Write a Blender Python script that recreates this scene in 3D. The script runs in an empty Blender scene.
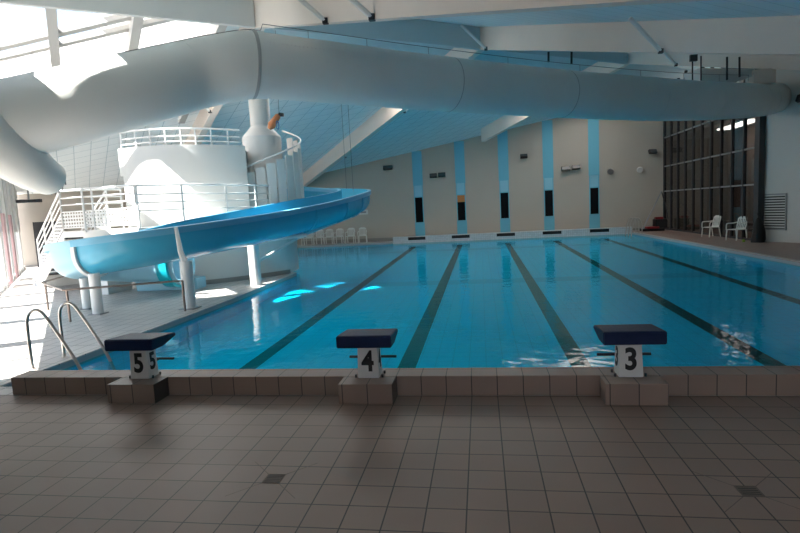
import bpy, bmesh, math, random
from mathutils import Vector, Matrix
random.seed(7)
S = bpy.context.scene
COL = S.collection
EU, NV = Vector((.763, .647, 0)), Vector((-.647, .763, 0))     # the roof's own axes: along the ridge / across it
def uv(u, v, z=0): return Vector((EU.x*u+NV.x*v, EU.y*u+NV.y*v, z))
def roof1(x, y): return 9.5 + .163*x - .139*y                  # far slope of the roof
def roof2(x, y): return 4.61 - .155*x + .236*y                 # near slope
def roofz(x, y): return max(min(roof1(x, y), roof2(x, y)), 3.0)

# ------------------------------------------------------------------ materials
def node(nt, t, **kw):
    n = nt.nodes.new(t)
    for k, v in kw.items(): setattr(n, k, v)
    return n
def mat(name, col, rough=.5, metal=0, noise=0, nscale=6, bump=0, bscale=40, spec=.5, emit=None):
    m = bpy.data.materials.new(name); m.use_nodes = True
    nt = m.node_tree; b = nt.nodes['Principled BSDF']
    b.inputs['Base Color'].default_value = (*col, 1); b.inputs['Roughness'].default_value = rough
    b.inputs['Metallic'].default_value = metal; b.inputs['Specular IOR Level'].default_value = spec
    if emit:
        b.inputs['Emission Color'].default_value = (*emit[0], 1); b.inputs['Emission Strength'].default_value = emit[1]
    if noise or bump:
        tc = node(nt, 'ShaderNodeTexCoord')
    if noise:
        n = node(nt, 'ShaderNodeTexNoise'); n.inputs['Scale'].default_value = nscale; n.inputs['Detail'].default_value = 4
        nt.links.new(tc.outputs['Object'], n.inputs['Vector'])
        r = node(nt, 'ShaderNodeMapRange'); r.inputs['To Min'].default_value = 1-noise; r.inputs['To Max'].default_value = 1+noise
        nt.links.new(n.outputs['Fac'], r.inputs['Value'])
        mx = node(nt, 'ShaderNodeVectorMath', operation='SCALE'); mx.inputs[0].default_value = col
        nt.links.new(r.outputs[0], mx.inputs['Scale']); nt.links.new(mx.outputs[0], b.inputs['Base Color'])
    if bump:
        n2 = node(nt, 'ShaderNodeTexNoise'); n2.inputs['Scale'].default_value = bscale
        nt.links.new(tc.outputs['Object'], n2.inputs['Vector'])
        bp = node(nt, 'ShaderNodeBump'); bp.inputs['Strength'].default_value = bump; bp.inputs['Distance'].default_value = .01
        nt.links.new(n2.outputs['Fac'], bp.inputs['Height']); nt.links.new(bp.outputs[0], b.inputs['Normal'])
    return m
def M(nt, op, a, b=None, c=None):
    n = node(nt, 'ShaderNodeMath', operation=op)
    for i, v in enumerate((a, b, c)):
        if v is None: continue
        if isinstance(v, (int, float)): n.inputs[i].default_value = v
        else: nt.links.new(v, n.inputs[i])
    return n.outputs[0]
def line_mask(nt, coord, size, off, w):
    """1 on grid lines of the given spacing"""
    f = M(nt, 'FRACT', M(nt, 'DIVIDE', M(nt, 'SUBTRACT', coord, off), size))
    d = M(nt, 'ABSOLUTE', M(nt, 'SUBTRACT', f, .5))
    return M(nt, 'GREATER_THAN', d, .5 - w/size/2)
def grid_mat(name, col, line, sizes, offs, w, rough=.5, vary=.06, dirs=None, wear=.08, spec=.5, bump=.3, worn=None):
    """tiles: grid along directions (default X and Y)"""
    m = bpy.data.materials.new(name); m.use_nodes = True
    nt = m.node_tree; b = nt.nodes['Principled BSDF']
    g = node(nt, 'ShaderNodeTexCoord')
    dirs = dirs or [(1, 0, 0), (0, 1, 0)]
    masks = []; cells = []
    for d, s, o in zip(dirs, sizes, offs):
        dp = node(nt, 'ShaderNodeVectorMath', operation='DOT_PRODUCT'); dp.inputs[1].default_value = d
        nt.links.new(g.outputs['Object'], dp.inputs[0])
        masks.append(line_mask(nt, dp.outputs['Value'], s, o, w))
        cells.append(M(nt, 'FLOOR', M(nt, 'DIVIDE', M(nt, 'SUBTRACT', dp.outputs['Value'], o), s)))
    mask = masks[0]
    for k in masks[1:]: mask = M(nt, 'MAXIMUM', mask, k)
    cx = node(nt, 'ShaderNodeCombineXYZ')
    for i, c in enumerate(cells): nt.links.new(c, cx.inputs[i])
    wn = node(nt, 'ShaderNodeTexWhiteNoise'); nt.links.new(cx.outputs[0], wn.inputs['Vector'])
    no = node(nt, 'ShaderNodeTexNoise'); no.inputs['Scale'].default_value = 1.3; no.inputs['Detail'].default_value = 5
    nt.links.new(g.outputs['Object'], no.inputs['Vector'])
    f = M(nt, 'ADD', M(nt, 'ADD', M(nt, 'MULTIPLY', M(nt, 'SUBTRACT', wn.outputs['Value'], .5), vary*2), 1),
          M(nt, 'MULTIPLY', M(nt, 'SUBTRACT', no.outputs['Fac'], .5), wear*2.5))
    sc = node(nt, 'ShaderNodeVectorMath', operation='SCALE'); sc.inputs[0].default_value = col; nt.links.new(f, sc.inputs['Scale'])
    mx = node(nt, 'ShaderNodeMix', data_type='RGBA'); nt.links.new(mask, mx.inputs['Factor'])
    nt.links.new(sc.outputs[0], mx.inputs['A']); mx.inputs['B'].default_value = (*line, 1)
    nt.links.new(mx.outputs['Result'], b.inputs['Base Color'])
    b.inputs['Roughness'].default_value = rough; b.inputs['Specular IOR Level'].default_value = spec
    if bump:
        bp = node(nt, 'ShaderNodeBump'); bp.inputs['Strength'].default_value = bump; bp.inputs['Distance'].default_value = .004
        nt.links.new(M(nt, 'SUBTRACT', 1, mask), bp.inputs['Height']); nt.links.new(bp.outputs[0], b.inputs['Normal'])
    return m
def schlick(nt, f0, normal=None):
    lw = node(nt, 'ShaderNodeLayerWeight'); lw.inputs['Blend'].default_value = .5
    if normal: nt.links.new(normal, lw.inputs['Normal'])
    return M(nt, 'ADD', f0, M(nt, 'MULTIPLY', 1-f0, M(nt, 'POWER', lw.outputs['Facing'], 5)))
def glass_mat(name, tint, fres=.9, clear=1.0, rough=.0):
    m = bpy.data.materials.new(name); m.use_nodes = True
    nt = m.node_tree; nt.nodes.remove(nt.nodes['Principled BSDF']); out = nt.nodes['Material Output']
    t = node(nt, 'ShaderNodeBsdfTransparent'); t.inputs['Color'].default_value = (*tint, 1)
    g = node(nt, 'ShaderNodeBsdfGlossy'); g.inputs['Roughness'].default_value = rough
    mx = node(nt, 'ShaderNodeMixShader')
    nt.links.new(schlick(nt, .04), mx.inputs[0]); nt.links.new(t.outputs[0], mx.inputs[1]); nt.links.new(g.outputs[0], mx.inputs[2])
    nt.links.new(mx.outputs[0], out.inputs['Surface'])
    return m
def milky(name, col=(.40, .40, .39)):
    m = bpy.data.materials.new(name); m.use_nodes = True
    nt = m.node_tree; nt.nodes.remove(nt.nodes['Principled BSDF']); out = nt.nodes['Material Output']
    t = node(nt, 'ShaderNodeBsdfTranslucent'); t.inputs['Color'].default_value = (*col, 1)
    nt.links.new(t.outputs[0], out.inputs['Surface']); return m
def perforated(name, col):
    m = mat(name, col, .45); nt = m.node_tree; b = nt.nodes['Principled BSDF']; out = nt.nodes['Material Output']
    tc = node(nt, 'ShaderNodeTexCoord'); sp = node(nt, 'ShaderNodeSeparateXYZ'); nt.links.new(tc.outputs['UV'], sp.inputs[0])
    def cell(o): return M(nt, 'SUBTRACT', M(nt, 'FRACT', M(nt, 'DIVIDE', o, .09)), .5)
    a, c = cell(sp.outputs[0]), cell(sp.outputs[1])
    d = M(nt, 'MAXIMUM', M(nt, 'ABSOLUTE', a), M(nt, 'ABSOLUTE', c))
    hole = M(nt, 'LESS_THAN', d, .27)
    t = node(nt, 'ShaderNodeBsdfTransparent'); mx = node(nt, 'ShaderNodeMixShader')
    nt.links.new(hole, mx.inputs[0]); nt.links.new(b.outputs[0], mx.inputs[1]); nt.links.new(t.outputs[0], mx.inputs[2])
    nt.links.new(mx.outputs[0], out.inputs['Surface'])
    return m

WHITE = mat('white_paint', (.68, .68, .665), .45)
WALLW = mat('white_render', (.64, .64, .62), .75, noise=.03, nscale=2, bump=.1)
BEAMW = mat('beam_paint', (.80, .71, .64), .6, noise=.04, nscale=1.5)
DUCTW = mat('duct_skin', (.72, .73, .70), .5, noise=.05, nscale=1.2)
SEAM = mat('duct_seam', (.40, .41, .40), .5)
RAILW = mat('white_rail', (.72, .72, .71), .35)
STEEL = mat('brushed_steel', (.52, .48, .44), .3, 1)
STEELB = mat('brown_steel', (.28, .22, .19), .4, .8)
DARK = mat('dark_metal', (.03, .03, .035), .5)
BLACK = mat('black_plastic', (.008, .008, .01), .5)
BEIGE = mat('beige_wall_paint', (.50, .45, .39), .8, noise=.04, nscale=1, bump=.1)
PALE = mat('pale_wall_paint', (.62, .62, .60), .8, noise=.03, nscale=1)
BLUESTRIP = mat('light_blue_paint', (.16, .50, .66), .7)
BLUEPANE = mat('light_blue_panel', (.28, .60, .74), .5)
DARKGLASS = mat('dark_window_glass', (.006, .007, .009), .6, spec=.1)
ORANGEB = mat('orange_blind', (.65, .24, .07), .6)
NAVY = mat('navy_platform_plastic', (.0035, .014, .06), .45, bump=.3, bscale=120, spec=.25)
BLOCKW = mat('block_white', (.70, .70, .68), .4)
INK = mat('number_black', (.006, .006, .006), .5)
SLIDEB = mat('slide_blue_fibreglass', (.07, .42, .62), .22, noise=.06, nscale=1.5)
SLIDER = mat('slide_rim_blue', (.13, .42, .62), .35)
SLIDEP = mat('slide_pale_fibreglass', (.26, .50, .62), .3)
TURQ = mat('turquoise_plastic', (.0, .36, .46), .3)
CHAIRW = mat('white_chair_plastic', (.78, .78, .74), .35)
ORANGE = mat('orange_brown_float', (.55, .20, .08), .6, noise=.2, nscale=20)
BLUEC = mat('blue_clip', (.02, .08, .25), .4)
RED = mat('red_plastic', (.35, .02, .03), .5)
BROWN = mat('brown_panel', (.30, .215, .18), .6, noise=.1, nscale=2)
SKIRT = mat('grey_skirting_tile', (.30, .28, .26), .6)
CABLE = mat('cable_grey', (.16, .16, .16), .6)
GREYM = mat('grey_aluminium', (.30, .31, .32), .4, .6)
LAMPG = mat('lamp_glass', (.10, .11, .12), .15)
FROST = mat('frosted_glass', (.35, .37, .38), .3)
PINK = mat('pink_curtain', (.62, .42, .44), .8)
YELLOW = mat('lit_sign', (.6, .5, .2), .5, emit=((1, .72, .3), 1.2))
GREEN = mat('green_plastic', (.25, .45, .05), .5)
GROUND = mat('outside_paving', (.42, .40, .37), .9, noise=.1, nscale=.5)
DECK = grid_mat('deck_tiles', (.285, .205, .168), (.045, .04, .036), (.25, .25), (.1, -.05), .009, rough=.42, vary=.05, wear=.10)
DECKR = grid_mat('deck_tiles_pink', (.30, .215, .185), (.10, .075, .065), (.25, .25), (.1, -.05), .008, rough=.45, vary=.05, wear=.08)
DECKL = grid_mat('deck_tiles_daylit', (.52, .49, .465), (.10, .095, .09), (.25, .5), (.1, -.05), .013, rough=.45, vary=.04, wear=.05)  # pale base colour carries the daylight on the left deck
PARA = grid_mat('parapet_tiles', (.55, .58, .60), (.35, .38, .40), (.1, .1), (0, 0), .01, dirs=[(1, 0, 0), (0, 0, 1)], rough=.35, wear=.03, bump=0)
CEIL1 = grid_mat('ceiling_panels', (.80, .85, .86), (.42, .52, .56), (.6, .6), (0, 0), .022, rough=.7, vary=.02, wear=.03,
                 dirs=[(-.1, 1, 0), (EU.x, EU.y, 0)], bump=0)  # bluish tint puts the pool's bounce light into the panel colour
CEIL3 = mat('ceiling_plain', (.50, .60, .63), .7, noise=.04, nscale=.6)
CEIL2 = grid_mat('ceiling_planks', (.74, .80, .82), (.42, .50, .52), (.45,), (0,), .016, rough=.6, vary=.03, wear=.03,
                 dirs=[(NV.x, NV.y, 0)], bump=0)
GLASS = glass_mat('clear_glass', (.93, .95, .96))
GLASSD = glass_mat('tinted_glass', (.50, .50, .50))
MILKY = milky('milky_polycarbonate')
MILKY2 = milky('milky_fill_rooflight', (.44, .42, .39))
PERF = perforated('perforated_white_sheet', (.72, .72, .71))

def pool_floor_mat():
    m = bpy.data.materials.new('pool_tiles'); m.use_nodes = True
    nt = m.node_tree; b = nt.nodes['Principled BSDF']
    tc = node(nt, 'ShaderNodeTexCoord'); sp = node(nt, 'ShaderNodeSeparateXYZ'); nt.links.new(tc.outputs['Object'], sp.inputs[0])
    x, y, z = sp.outputs
    # lane lines: every 2.5 m, centred on the starting blocks
    f = M(nt, 'SUBTRACT', M(nt, 'FRACT', M(nt, 'ADD', M(nt, 'DIVIDE', M(nt, 'SUBTRACT', x, LX[0]), 2.5), .5)), .5)
    on = M(nt, 'LESS_THAN', M(nt, 'ABSOLUTE', f), .135/2.5)
    on = M(nt, 'MULTIPLY', on, M(nt, 'GREATER_THAN', x, LX[0]-1))
    on = M(nt, 'MULTIPLY', on, M(nt, 'LESS_THAN', x, LX[4]+1))
    on = M(nt, 'MULTIPLY', on, M(nt, 'LESS_THAN', y, 23.6))
    on = M(nt, 'MULTIPLY', on, M(nt, 'LESS_THAN', z, -.18))
    g = M(nt, 'MAXIMUM', M(nt, 'MAXIMUM', line_mask(nt, x, .25, 0, .014), line_mask(nt, y, .25, 0, .014)), line_mask(nt, z, .125, 0, .01))
    mx = node(nt, 'ShaderNodeMix', data_type='RGBA'); mx.inputs['A'].default_value = (.012, .60, .84, 1); mx.inputs['B'].default_value = (.01, .47, .68, 1)
    nt.links.new(g, mx.inputs['Factor'])
    top = node(nt, 'ShaderNodeMix', data_type='RGBA'); top.inputs['B'].default_value = (.28, .36, .38, 1)
    nt.links.new(M(nt, 'GREATER_THAN', z, -.13), top.inputs['Factor']); nt.links.new(mx.outputs['Result'], top.inputs['A'])
    m2 = node(nt, 'ShaderNodeMix', data_type='RGBA'); m2.inputs['B'].default_value = (.012, .014, .018, 1)
    nt.links.new(on, m2.inputs['Factor']); nt.links.new(top.outputs['Result'], m2.inputs['A'])
    nt.links.new(m2.outputs['Result'], b.inputs['Base Color']); b.inputs['Roughness'].default_value = .5
    return m
LX = [-3.67 + 2.5*k for k in range(5)]
POOL = pool_floor_mat()
def water_mat():
    m = bpy.data.materials.new('water_surface'); m.use_nodes = True
    nt = m.node_tree; nt.nodes.remove(nt.nodes['Principled BSDF']); out = nt.nodes['Material Output']
    tc = node(nt, 'ShaderNodeTexCoord')
    n1 = node(nt, 'ShaderNodeTexNoise'); n1.inputs['Scale'].default_value = 2.2; n1.inputs['Detail'].default_value = 3; n1.inputs['Distortion'].default_value = .6
    n2 = node(nt, 'ShaderNodeTexNoise'); n2.inputs['Scale'].default_value = 9; n2.inputs['Detail'].default_value = 2
    nt.links.new(tc.outputs['Object'], n1.inputs['Vector']); nt.links.new(tc.outputs['Object'], n2.inputs['Vector'])
    h = M(nt, 'ADD', n1.outputs['Fac'], M(nt, 'MULTIPLY', n2.outputs['Fac'], .22))
    bp = node(nt, 'ShaderNodeBump'); bp.inputs['Strength'].default_value = WAVE; bp.inputs['Distance'].default_value = .02
    nt.links.new(h, bp.inputs['Height'])
    t = node(nt, 'ShaderNodeBsdfTransparent'); t.inputs['Color'].default_value = (.10, .90, .97, 1)
    g = node(nt, 'ShaderNodeBsdfGlossy'); g.inputs['Roughness'].default_value = .03
    mx = node(nt, 'ShaderNodeMixShader')
    nt.links.new(bp.outputs[0], g.inputs['Normal'])
    nt.links.new(M(nt, 'MULTIPLY', .68, schlick(nt, .02, bp.outputs[0])), mx.inputs[0]); nt.links.new(t.outputs[0], mx.inputs[1]); nt.links.new(g.outputs[0], mx.inputs[2])
    nt.links.new(mx.outputs[0], out.inputs['Surface'])
    return m
WAVE = .42
WATER = water_mat()

# ------------------------------------------------------------------ mesh helpers
def obj(name, bm, m=None, parent=None, smooth=False, mats=None, loc=None, keep=False):
    me = bpy.data.meshes.new(name)
    if not keep: bmesh.ops.recalc_face_normals(bm, faces=bm.faces)
    bm.to_mesh(me); bm.free()
    for mm in (mats or [m]): me.materials.append(mm)
    if smooth:
        for p in me.polygons: p.use_smooth = True
        me.set_sharp_from_angle(angle=math.radians(40))
    o = bpy.data.objects.new(name, me); COL.objects.link(o)
    if parent: o.parent = parent
    if loc: o.location = loc
    return o
def empty(name, label, cat, loc=(0, 0, 0), rz=0, group=None):
    o = bpy.data.objects.new(name, None); COL.objects.link(o); o.location = loc; o.rotation_euler = (0, 0, rz)
    o.empty_display_size = .2
    return tag(o, label, cat, group)
def tag(o, label, cat=None, group=None):
    o['label'] = label
    if cat: o['category'] = cat
    if group: o['group'] = group
    return o
def struct(o, label=None):
    o['kind'] = 'structure'
    if label: o['label'] = label
    return o
def box(bm, x0, x1, y0, y1, z0, z1, mx=None, bev=0, mi=0):
    vs = [bm.verts.new(v) for v in [(x0, y0, z0), (x1, y0, z0), (x1, y1, z0), (x0, y1, z0), (x0, y0, z1), (x1, y0, z1), (x1, y1, z1), (x0, y1, z1)]]
    fs = [bm.faces.new([vs[i] for i in f]) for f in [(0, 3, 2, 1), (4, 5, 6, 7), (0, 1, 5, 4), (1, 2, 6, 5), (2, 3, 7, 6), (3, 0, 4, 7)]]
    for f in fs: f.material_index = mi
    if bev:
        es = list({e for f in fs for e in f.edges})
        r = bmesh.ops.bevel(bm, geom=es, offset=bev, segments=2, affect='EDGES', profile=.5)
        vs = list({v for f in r['faces'] for v in f.verts} | {v for v in vs if v.is_valid})
    if mx: bmesh.ops.transform(bm, matrix=mx, verts=[v for v in vs if v.is_valid])
    return vs
def prism(bm, pts, z0, z1, mi=0):
    """vertical prism over a plan polygon; z1 may be a function of (x,y)"""
    zz = z1 if callable(z1) else (lambda x, y: z1)
    a = [bm.verts.new((p[0], p[1], z0)) for p in pts]; b = [bm.verts.new((p[0], p[1], zz(p[0], p[1]))) for p in pts]
    n = len(pts)
    bm.faces.new(a[::-1]).material_index = mi; bm.faces.new(b).material_index = mi
    for i in range(n): bm.faces.new((a[i], a[(i+1) % n], b[(i+1) % n], b[i])).material_index = mi
def frames(pts, up=Vector((0, 0, 1))):
    out = []
    n = len(pts)
    for i in range(n):
        t = (pts[min(i+1, n-1)] - pts[max(i-1, 0)]).normalized()
        s = t.cross(up)
        if s.length < 1e-4: s = t.cross(Vector((0, 1, 0)))
        s.normalize(); out.append((t, s, s.cross(t).normalized()))
    return out
def smoothpath(pts, k=6):
    pts = [Vector(p) for p in pts]; out = []
    P = [pts[0]*2-pts[1]] + pts + [pts[-1]*2-pts[-2]]
    for i in range(1, len(P)-2):
        for j in range(k):
            t = j/k
            out.append(.5*((2*P[i]) + (-P[i-1]+P[i+1])*t + (2*P[i-1]-5*P[i]+4*P[i+1]-P[i+2])*t*t + (-P[i-1]+3*P[i]-3*P[i+1]+P[i+2])*t**3))
    out.append(pts[-1]); return out
def tube(bm, pts, r, seg=8, caps=True, mi=0):
    pts = [Vector(p) for p in pts]; fr = frames(pts)
    # keep the frame from twisting
    rr = r if isinstance(r, (list, tuple)) else [r]*len(pts)
    rings = []; ps = None
    for p, (t, s, u), ra in zip(pts, fr, rr):
        if ps is not None:
            s = (ps - t*ps.dot(t))
            s = s.normalized() if s.length > 1e-5 else fr[0][1]
            u = s.cross(t).normalized()
        ps = s
        rings.append([bm.verts.new(p + (s*math.cos(a)+u*math.sin(a))*ra) for a in [2*math.pi*i/seg for i in range(seg)]])
    for a, b in zip(rings, rings[1:]):
        for i in range(seg): bm.faces.new((a[i], a[(i+1) % seg], b[(i+1) % seg], b[i])).material_index = mi
    if caps:
        bm.faces.new(rings[0][::-1]).material_index = mi; bm.faces.new(rings[-1]).material_index = mi
def sweep(bm, pts, prof, caps=True, mi=0, vary=None):
    """sweep a closed profile of (side, up) pairs; up stays world-up"""
    rings = []
    for k, (p, (t, s, u)) in enumerate(zip(pts, frames(pts))):
        pr = vary(k/(len(pts)-1), prof) if vary else prof
        rings.append([bm.verts.new(p + s*a + Vector((0, 0, 1))*b) for a, b in pr])
    n = len(rings[0])
    for a, b in zip(rings, rings[1:]):
        for i in range(n): bm.faces.new((a[i], a[(i+1) % n], b[(i+1) % n], b[i])).material_index = mi
    if caps: bm.faces.new(rings[0][::-1]); bm.faces.new(rings[-1])
def lathe(bm, prof, cx=0, cy=0, seg=32):
    rings = [[bm.verts.new((cx+r*math.cos(2*math.pi*i/seg), cy+r*math.sin(2*math.pi*i/seg), z)) for i in range(seg)] for r, z in prof]
    for a, b in zip(rings, rings[1:]):
        for i in range(seg): bm.faces.new((a[i], a[(i+1) % seg], b[(i+1) % seg], b[i]))
    bm.faces.new(rings[0][::-1]); bm.faces.new(rings[-1])
def NB(): return bmesh.new()
def B(name, args, m, parent=None, bev=0):
    bm = NB()
    for a in (args if isinstance(args[0], (tuple, list)) else [args]): box(bm, *a, bev=bev)
    return obj(name, bm, m, parent)
def T(name, pts, r, m, parent=None, seg=10):
    bm = NB(); tube(bm, pts, r, seg); return obj(name, bm, m, parent, smooth=True)
def copy_tree(o, parent=None):
    c = o.copy(); COL.objects.link(c); c.parent = parent
    for ch in [k for k in COL.objects if k.parent == o and k != c]: copy_tree(ch, c)
    return c

# ------------------------------------------------------------------ floor, pool
PX0, PX1, PY1 = -5.8, 8.0, 25.0
def slab(bm, x0, x1, y0, y1, z0=-.3, z1=0): box(bm, x0, x1, y0, y1, z0, z1)
bm = NB()
prism(bm, [(-30, -9), (14.5, -9), (14.5, -.275), (-5.33, -.275), (-30, -.275)], -.02, 0)
struct(obj('floor', bm, DECK), 'taupe square tiled pool deck in front of the coping')
bm = NB()
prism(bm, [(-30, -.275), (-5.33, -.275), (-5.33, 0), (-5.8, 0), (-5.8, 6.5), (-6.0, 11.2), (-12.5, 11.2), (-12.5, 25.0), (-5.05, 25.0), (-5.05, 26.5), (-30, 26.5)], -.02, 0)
struct(obj('deck_left', bm, DECKL), 'tiled deck around the slide tower, daylight put into its pale colour')
bm = NB()
prism(bm, [(8.0, -.275), (14.5, -.275), (14.5, 26.5), (8.0, 26.5)], -.02, 0)
struct(obj('deck_right', bm, DECKR), 'pinkish tiled deck along the glazed wall')
bm = NB(); slab(bm, 8.0, 8.14, 0, 25.0, 0, .012)
struct(obj('trim_1', bm, mat('edge_tile_pale', (.48, .46, .43), .4)), 'pale edging tiles of the pool on the right')
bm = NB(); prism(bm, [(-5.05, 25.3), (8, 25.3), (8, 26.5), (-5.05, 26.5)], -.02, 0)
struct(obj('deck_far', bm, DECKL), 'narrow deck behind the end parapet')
# basin: one continuous lining (normals up/in)
bm = NB()
out_ = [(-5.8, 0), (8, 0), (8, 25), (-12.5, 25), (-12.5, 11.2), (-6.0, 11.2), (-5.8, 6.5)]
ZB = lambda y: -.50+.30*y/25
lo = [bm.verts.new((x, y, ZB(y))) for x, y in out_]; hi = [bm.verts.new((x, y, -.02)) for x, y in out_]
bm.faces.new(lo)
for i in range(len(out_)):
    j = (i+1) % len(out_); bm.faces.new((lo[i], hi[i], hi[j], lo[j]))
struct(obj('pool_basin', bm, POOL, keep=True), 'blue tiled swimming pool basin with dark lane lines')
bm = NB()
bm.faces.new([bm.verts.new((x, y, -.1)) for x, y in out_])
w = obj('pool_water', bm, WATER, keep=True); w['kind'] = 'stuff'; tag(w, 'clear rippled blue water filling the swimming pool', 'water')
# gap lining behind the basin's rim
# raised coping and block plinths
bm = NB(); box(bm, -5.33, 8.0, -.275, 0, 0, .2, bev=.006)
struct(obj('trim_2', bm, DECK), 'raised tiled coping along the near end of the pool')
# parapet at the far end
bm = NB(); box(bm, -5.05, 8.0, 24.99, 25.3, -.3, .28)
para = struct(obj('trim_3', bm, PARA), 'low white tiled parapet at the far end of the pool')
for k in range(5):
    B('lane_target', (LX[k]-.5, LX[k]+.5, 24.975, 25.0, .07, .24), BLACK, para)

DRAINM = mat('drain_steel', (.17, .135, .115), .7)
BARM = mat('glazing_bar_paint', (.42, .41, .39), .6)
# floor drains with mitred joints
for k, (dx, dy) in enumerate(((-1.53, -1.99), (1.60, -1.99))):
    t = empty('floor_drain', ['small square metal floor drain nearer the middle of the tiled deck', 'small square metal floor drain at the right of the tiled deck'][k], 'drain', (dx, dy, 0))
    B('frame', [(-.065, .065, -.065, -.055, 0, .003), (-.065, .065, .055, .065, 0, .003), (-.065, -.055, -.055, .055, 0, .003), (.055, .065, -.055, .055, 0, .003)], DRAINM, t)
    B('grate', [(-.055, .055, -.05+i*.022, -.038+i*.022, 0, .002) for i in range(5)], DRAINM, t)
    B('pit', (-.055, .055, -.055, .055, 0, .001), BLACK, t)
    for sx in (-1, 1):
        for sy in (-1, 1): bm = NB(); box(bm, -.0025, .0025, .08, .35, -.001, .0008, Matrix.Rotation(math.atan2(-sx, sy), 4, 'Z')); obj('joint', bm, DRAINM, t)

# ------------------------------------------------------------------ roof
R1x = lambda X: 13.04+.848*X
def clipline(poly, f):
    """clip a polygon (list of (x,y)) to f>=0"""
    out = []
    for i in range(len(poly)):
        a, b = poly[i], poly[(i+1) % len(poly)]; fa, fb = f(*a), f(*b)
        if fa >= 0: out.append(a)
        if (fa >= 0) != (fb >= 0):
            t = fa/(fa-fb); out.append((a[0]+(b[0]-a[0])*t, a[1]+(b[1]-a[1])*t))
    return out
U = lambda x, y: .763*x+.647*y
V = lambda x, y: -.647*x+.763*y
def roof_piece(name, poly, f, m, label, th=.12):
    bm = NB()
    a = [bm.verts.new((x, y, f(x, y))) for x, y in poly]; b = [bm.verts.new((x, y, f(x, y)+th)) for x, y in poly]
    bm.faces.new(a[::-1]); bm.faces.new(b)
    for i in range(len(poly)): bm.faces.new((a[i], a[(i+1) % len(a)], b[(i+1) % len(a)], b[i]))
    return struct(obj(name, bm, m), label)
big = [(-40, -10), (15, -10), (15, 27), (-40, 27)]
WU = -5.45            # the left wall's plane
room = clipline(big, lambda x, y: U(x, y)-WU)
far = clipline(room, lambda x, y: roof2(x, y)-roof1(x, y))
GX, GV0, GV1 = .5, 9.95, 17.2      # skylight on the far slope: u < GX, v from the ridge to GV1
p1a = clipline(far, lambda x, y: U(x, y)-GX)
S0, S1, SU = 13.7, 15.7, 21.0        # milky rooflight strip, added above the duct to light the pool
roof_piece('ceiling', clipline(p1a, lambda x, y: V(x, y)-S1), roof1, CEIL1, 'panelled ceiling tinted with blue pool bounce, sloping down to the far wall')
roof_piece('ceiling_ridge', clipline(p1a, lambda x, y: S0-V(x, y)), roof1, CEIL3, 'pale blue panelled ceiling between the ridge and the added rooflight strip')
mid_ = clipline(clipline(p1a, lambda x, y: V(x, y)-S0), lambda x, y: S1-V(x, y))
roof_piece('ceiling_right', clipline(mid_, lambda x, y: U(x, y)-SU), roof1, CEIL1, 'panelled ceiling at the right end of the added rooflight strip')
bm = NB(); bm.faces.new([bm.verts.new((x, y, roof1(x, y)+.03)) for x, y in clipline(mid_, lambda x, y: SU-U(x, y))]); struct(obj('window_32', bm, MILKY2), 'milky rooflight strip added above the round duct to light the hall')
p1b = clipline(clipline(far, lambda x, y: GX-U(x, y)), lambda x, y: V(x, y)-GV1)
roof_piece('ceiling_left', p1b, roof1, CEIL1, 'panelled ceiling beyond the skylight on the left')
near = clipline(clipline(room, lambda x, y: roof1(x, y)-roof2(x, y)), lambda x, y: roof2(x, y)-3.0)
G2 = -3.8
p2a = clipline(near, lambda x, y: U(x, y)-G2)
roof_piece('ceiling_near', p2a, roof2, CEIL2, 'pale blue boarded ceiling between the big white beams')
flat = clipline(room, lambda x, y: 3.0-roof2(x, y))
roof_piece('ceiling_low', flat, lambda x, y: 3.0, CEIL2, 'low flat ceiling behind the camera')
p2l = clipline(near, lambda x, y: G2-U(x, y))
roof_piece('ceiling_corner', clipline(p2l, lambda x, y: 6.45-V(x, y)), roof2, CEIL2, 'boarded ceiling in the near left corner')
roof_piece('ceiling_ridge_left', clipline(p2l, lambda x, y: V(x, y)-7.5), roof2, CEIL2, 'boarded ceiling strip beside the ridge on the left')
roof_piece('window_2', clipline(clipline(p2l, lambda x, y: V(x, y)-6.45), lambda x, y: 7.5-V(x, y)), lambda x, y: roof2(x, y)+.03, GLASS, 'small clear rooflight added in the near slope to let sun onto the duct', .012)  # unseen rooflight, added so sun falls on the left duct run
# skylight panes
g1 = clipline(clipline(far, lambda x, y: GX-U(x, y)), lambda x, y: GV1-V(x, y))
RL = lambda x, y: 8.72+.1*x-y          # beyond the third rail the panels are milky
g1c = clipline(clipline(g1, RL), lambda x, y: -2.3-U(x, y))
roof_piece('window_1', g1c, lambda x, y: roof1(x, y)+.03, GLASS, 'clear part of the big skylight over the slide tower', .012)
for nm_, pg in (('window_30', clipline(g1, lambda x, y: -RL(x, y))), ('window_31', clipline(clipline(g1, RL), lambda x, y: U(x, y)+2.3))):
    bm = NB(); bm.faces.new([bm.verts.new((x, y, roof1(x, y)+.03)) for x, y in pg]); struct(obj(nm_, bm, MILKY), 'milky translucent panels of the big skylight')
sky1 = bpy.data.objects['window_1']
def strip_on(f, p, q, w, d, off=0):
    """bar on the underside of a roof slope between two plan points"""
    p, q = Vector((*p, 0)), Vector((*q, 0)); t = (q-p).normalized(); s = Vector((-t.y, t.x, 0))*w/2
    bm = NB(); vs = []
    for dz in (off-d, off):
        for c in (p-s, p+s, q+s, q-s): vs.append(bm.verts.new((c.x, c.y, f(c.x, c.y)+dz)))
    for fc in [(0, 3, 2, 1), (4, 5, 6, 7), (0, 1, 5, 4), (1, 2, 6, 5), (2, 3, 7, 6), (3, 0, 4, 7)]: bm.faces.new([vs[i] for i in fc])
    return bm
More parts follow.
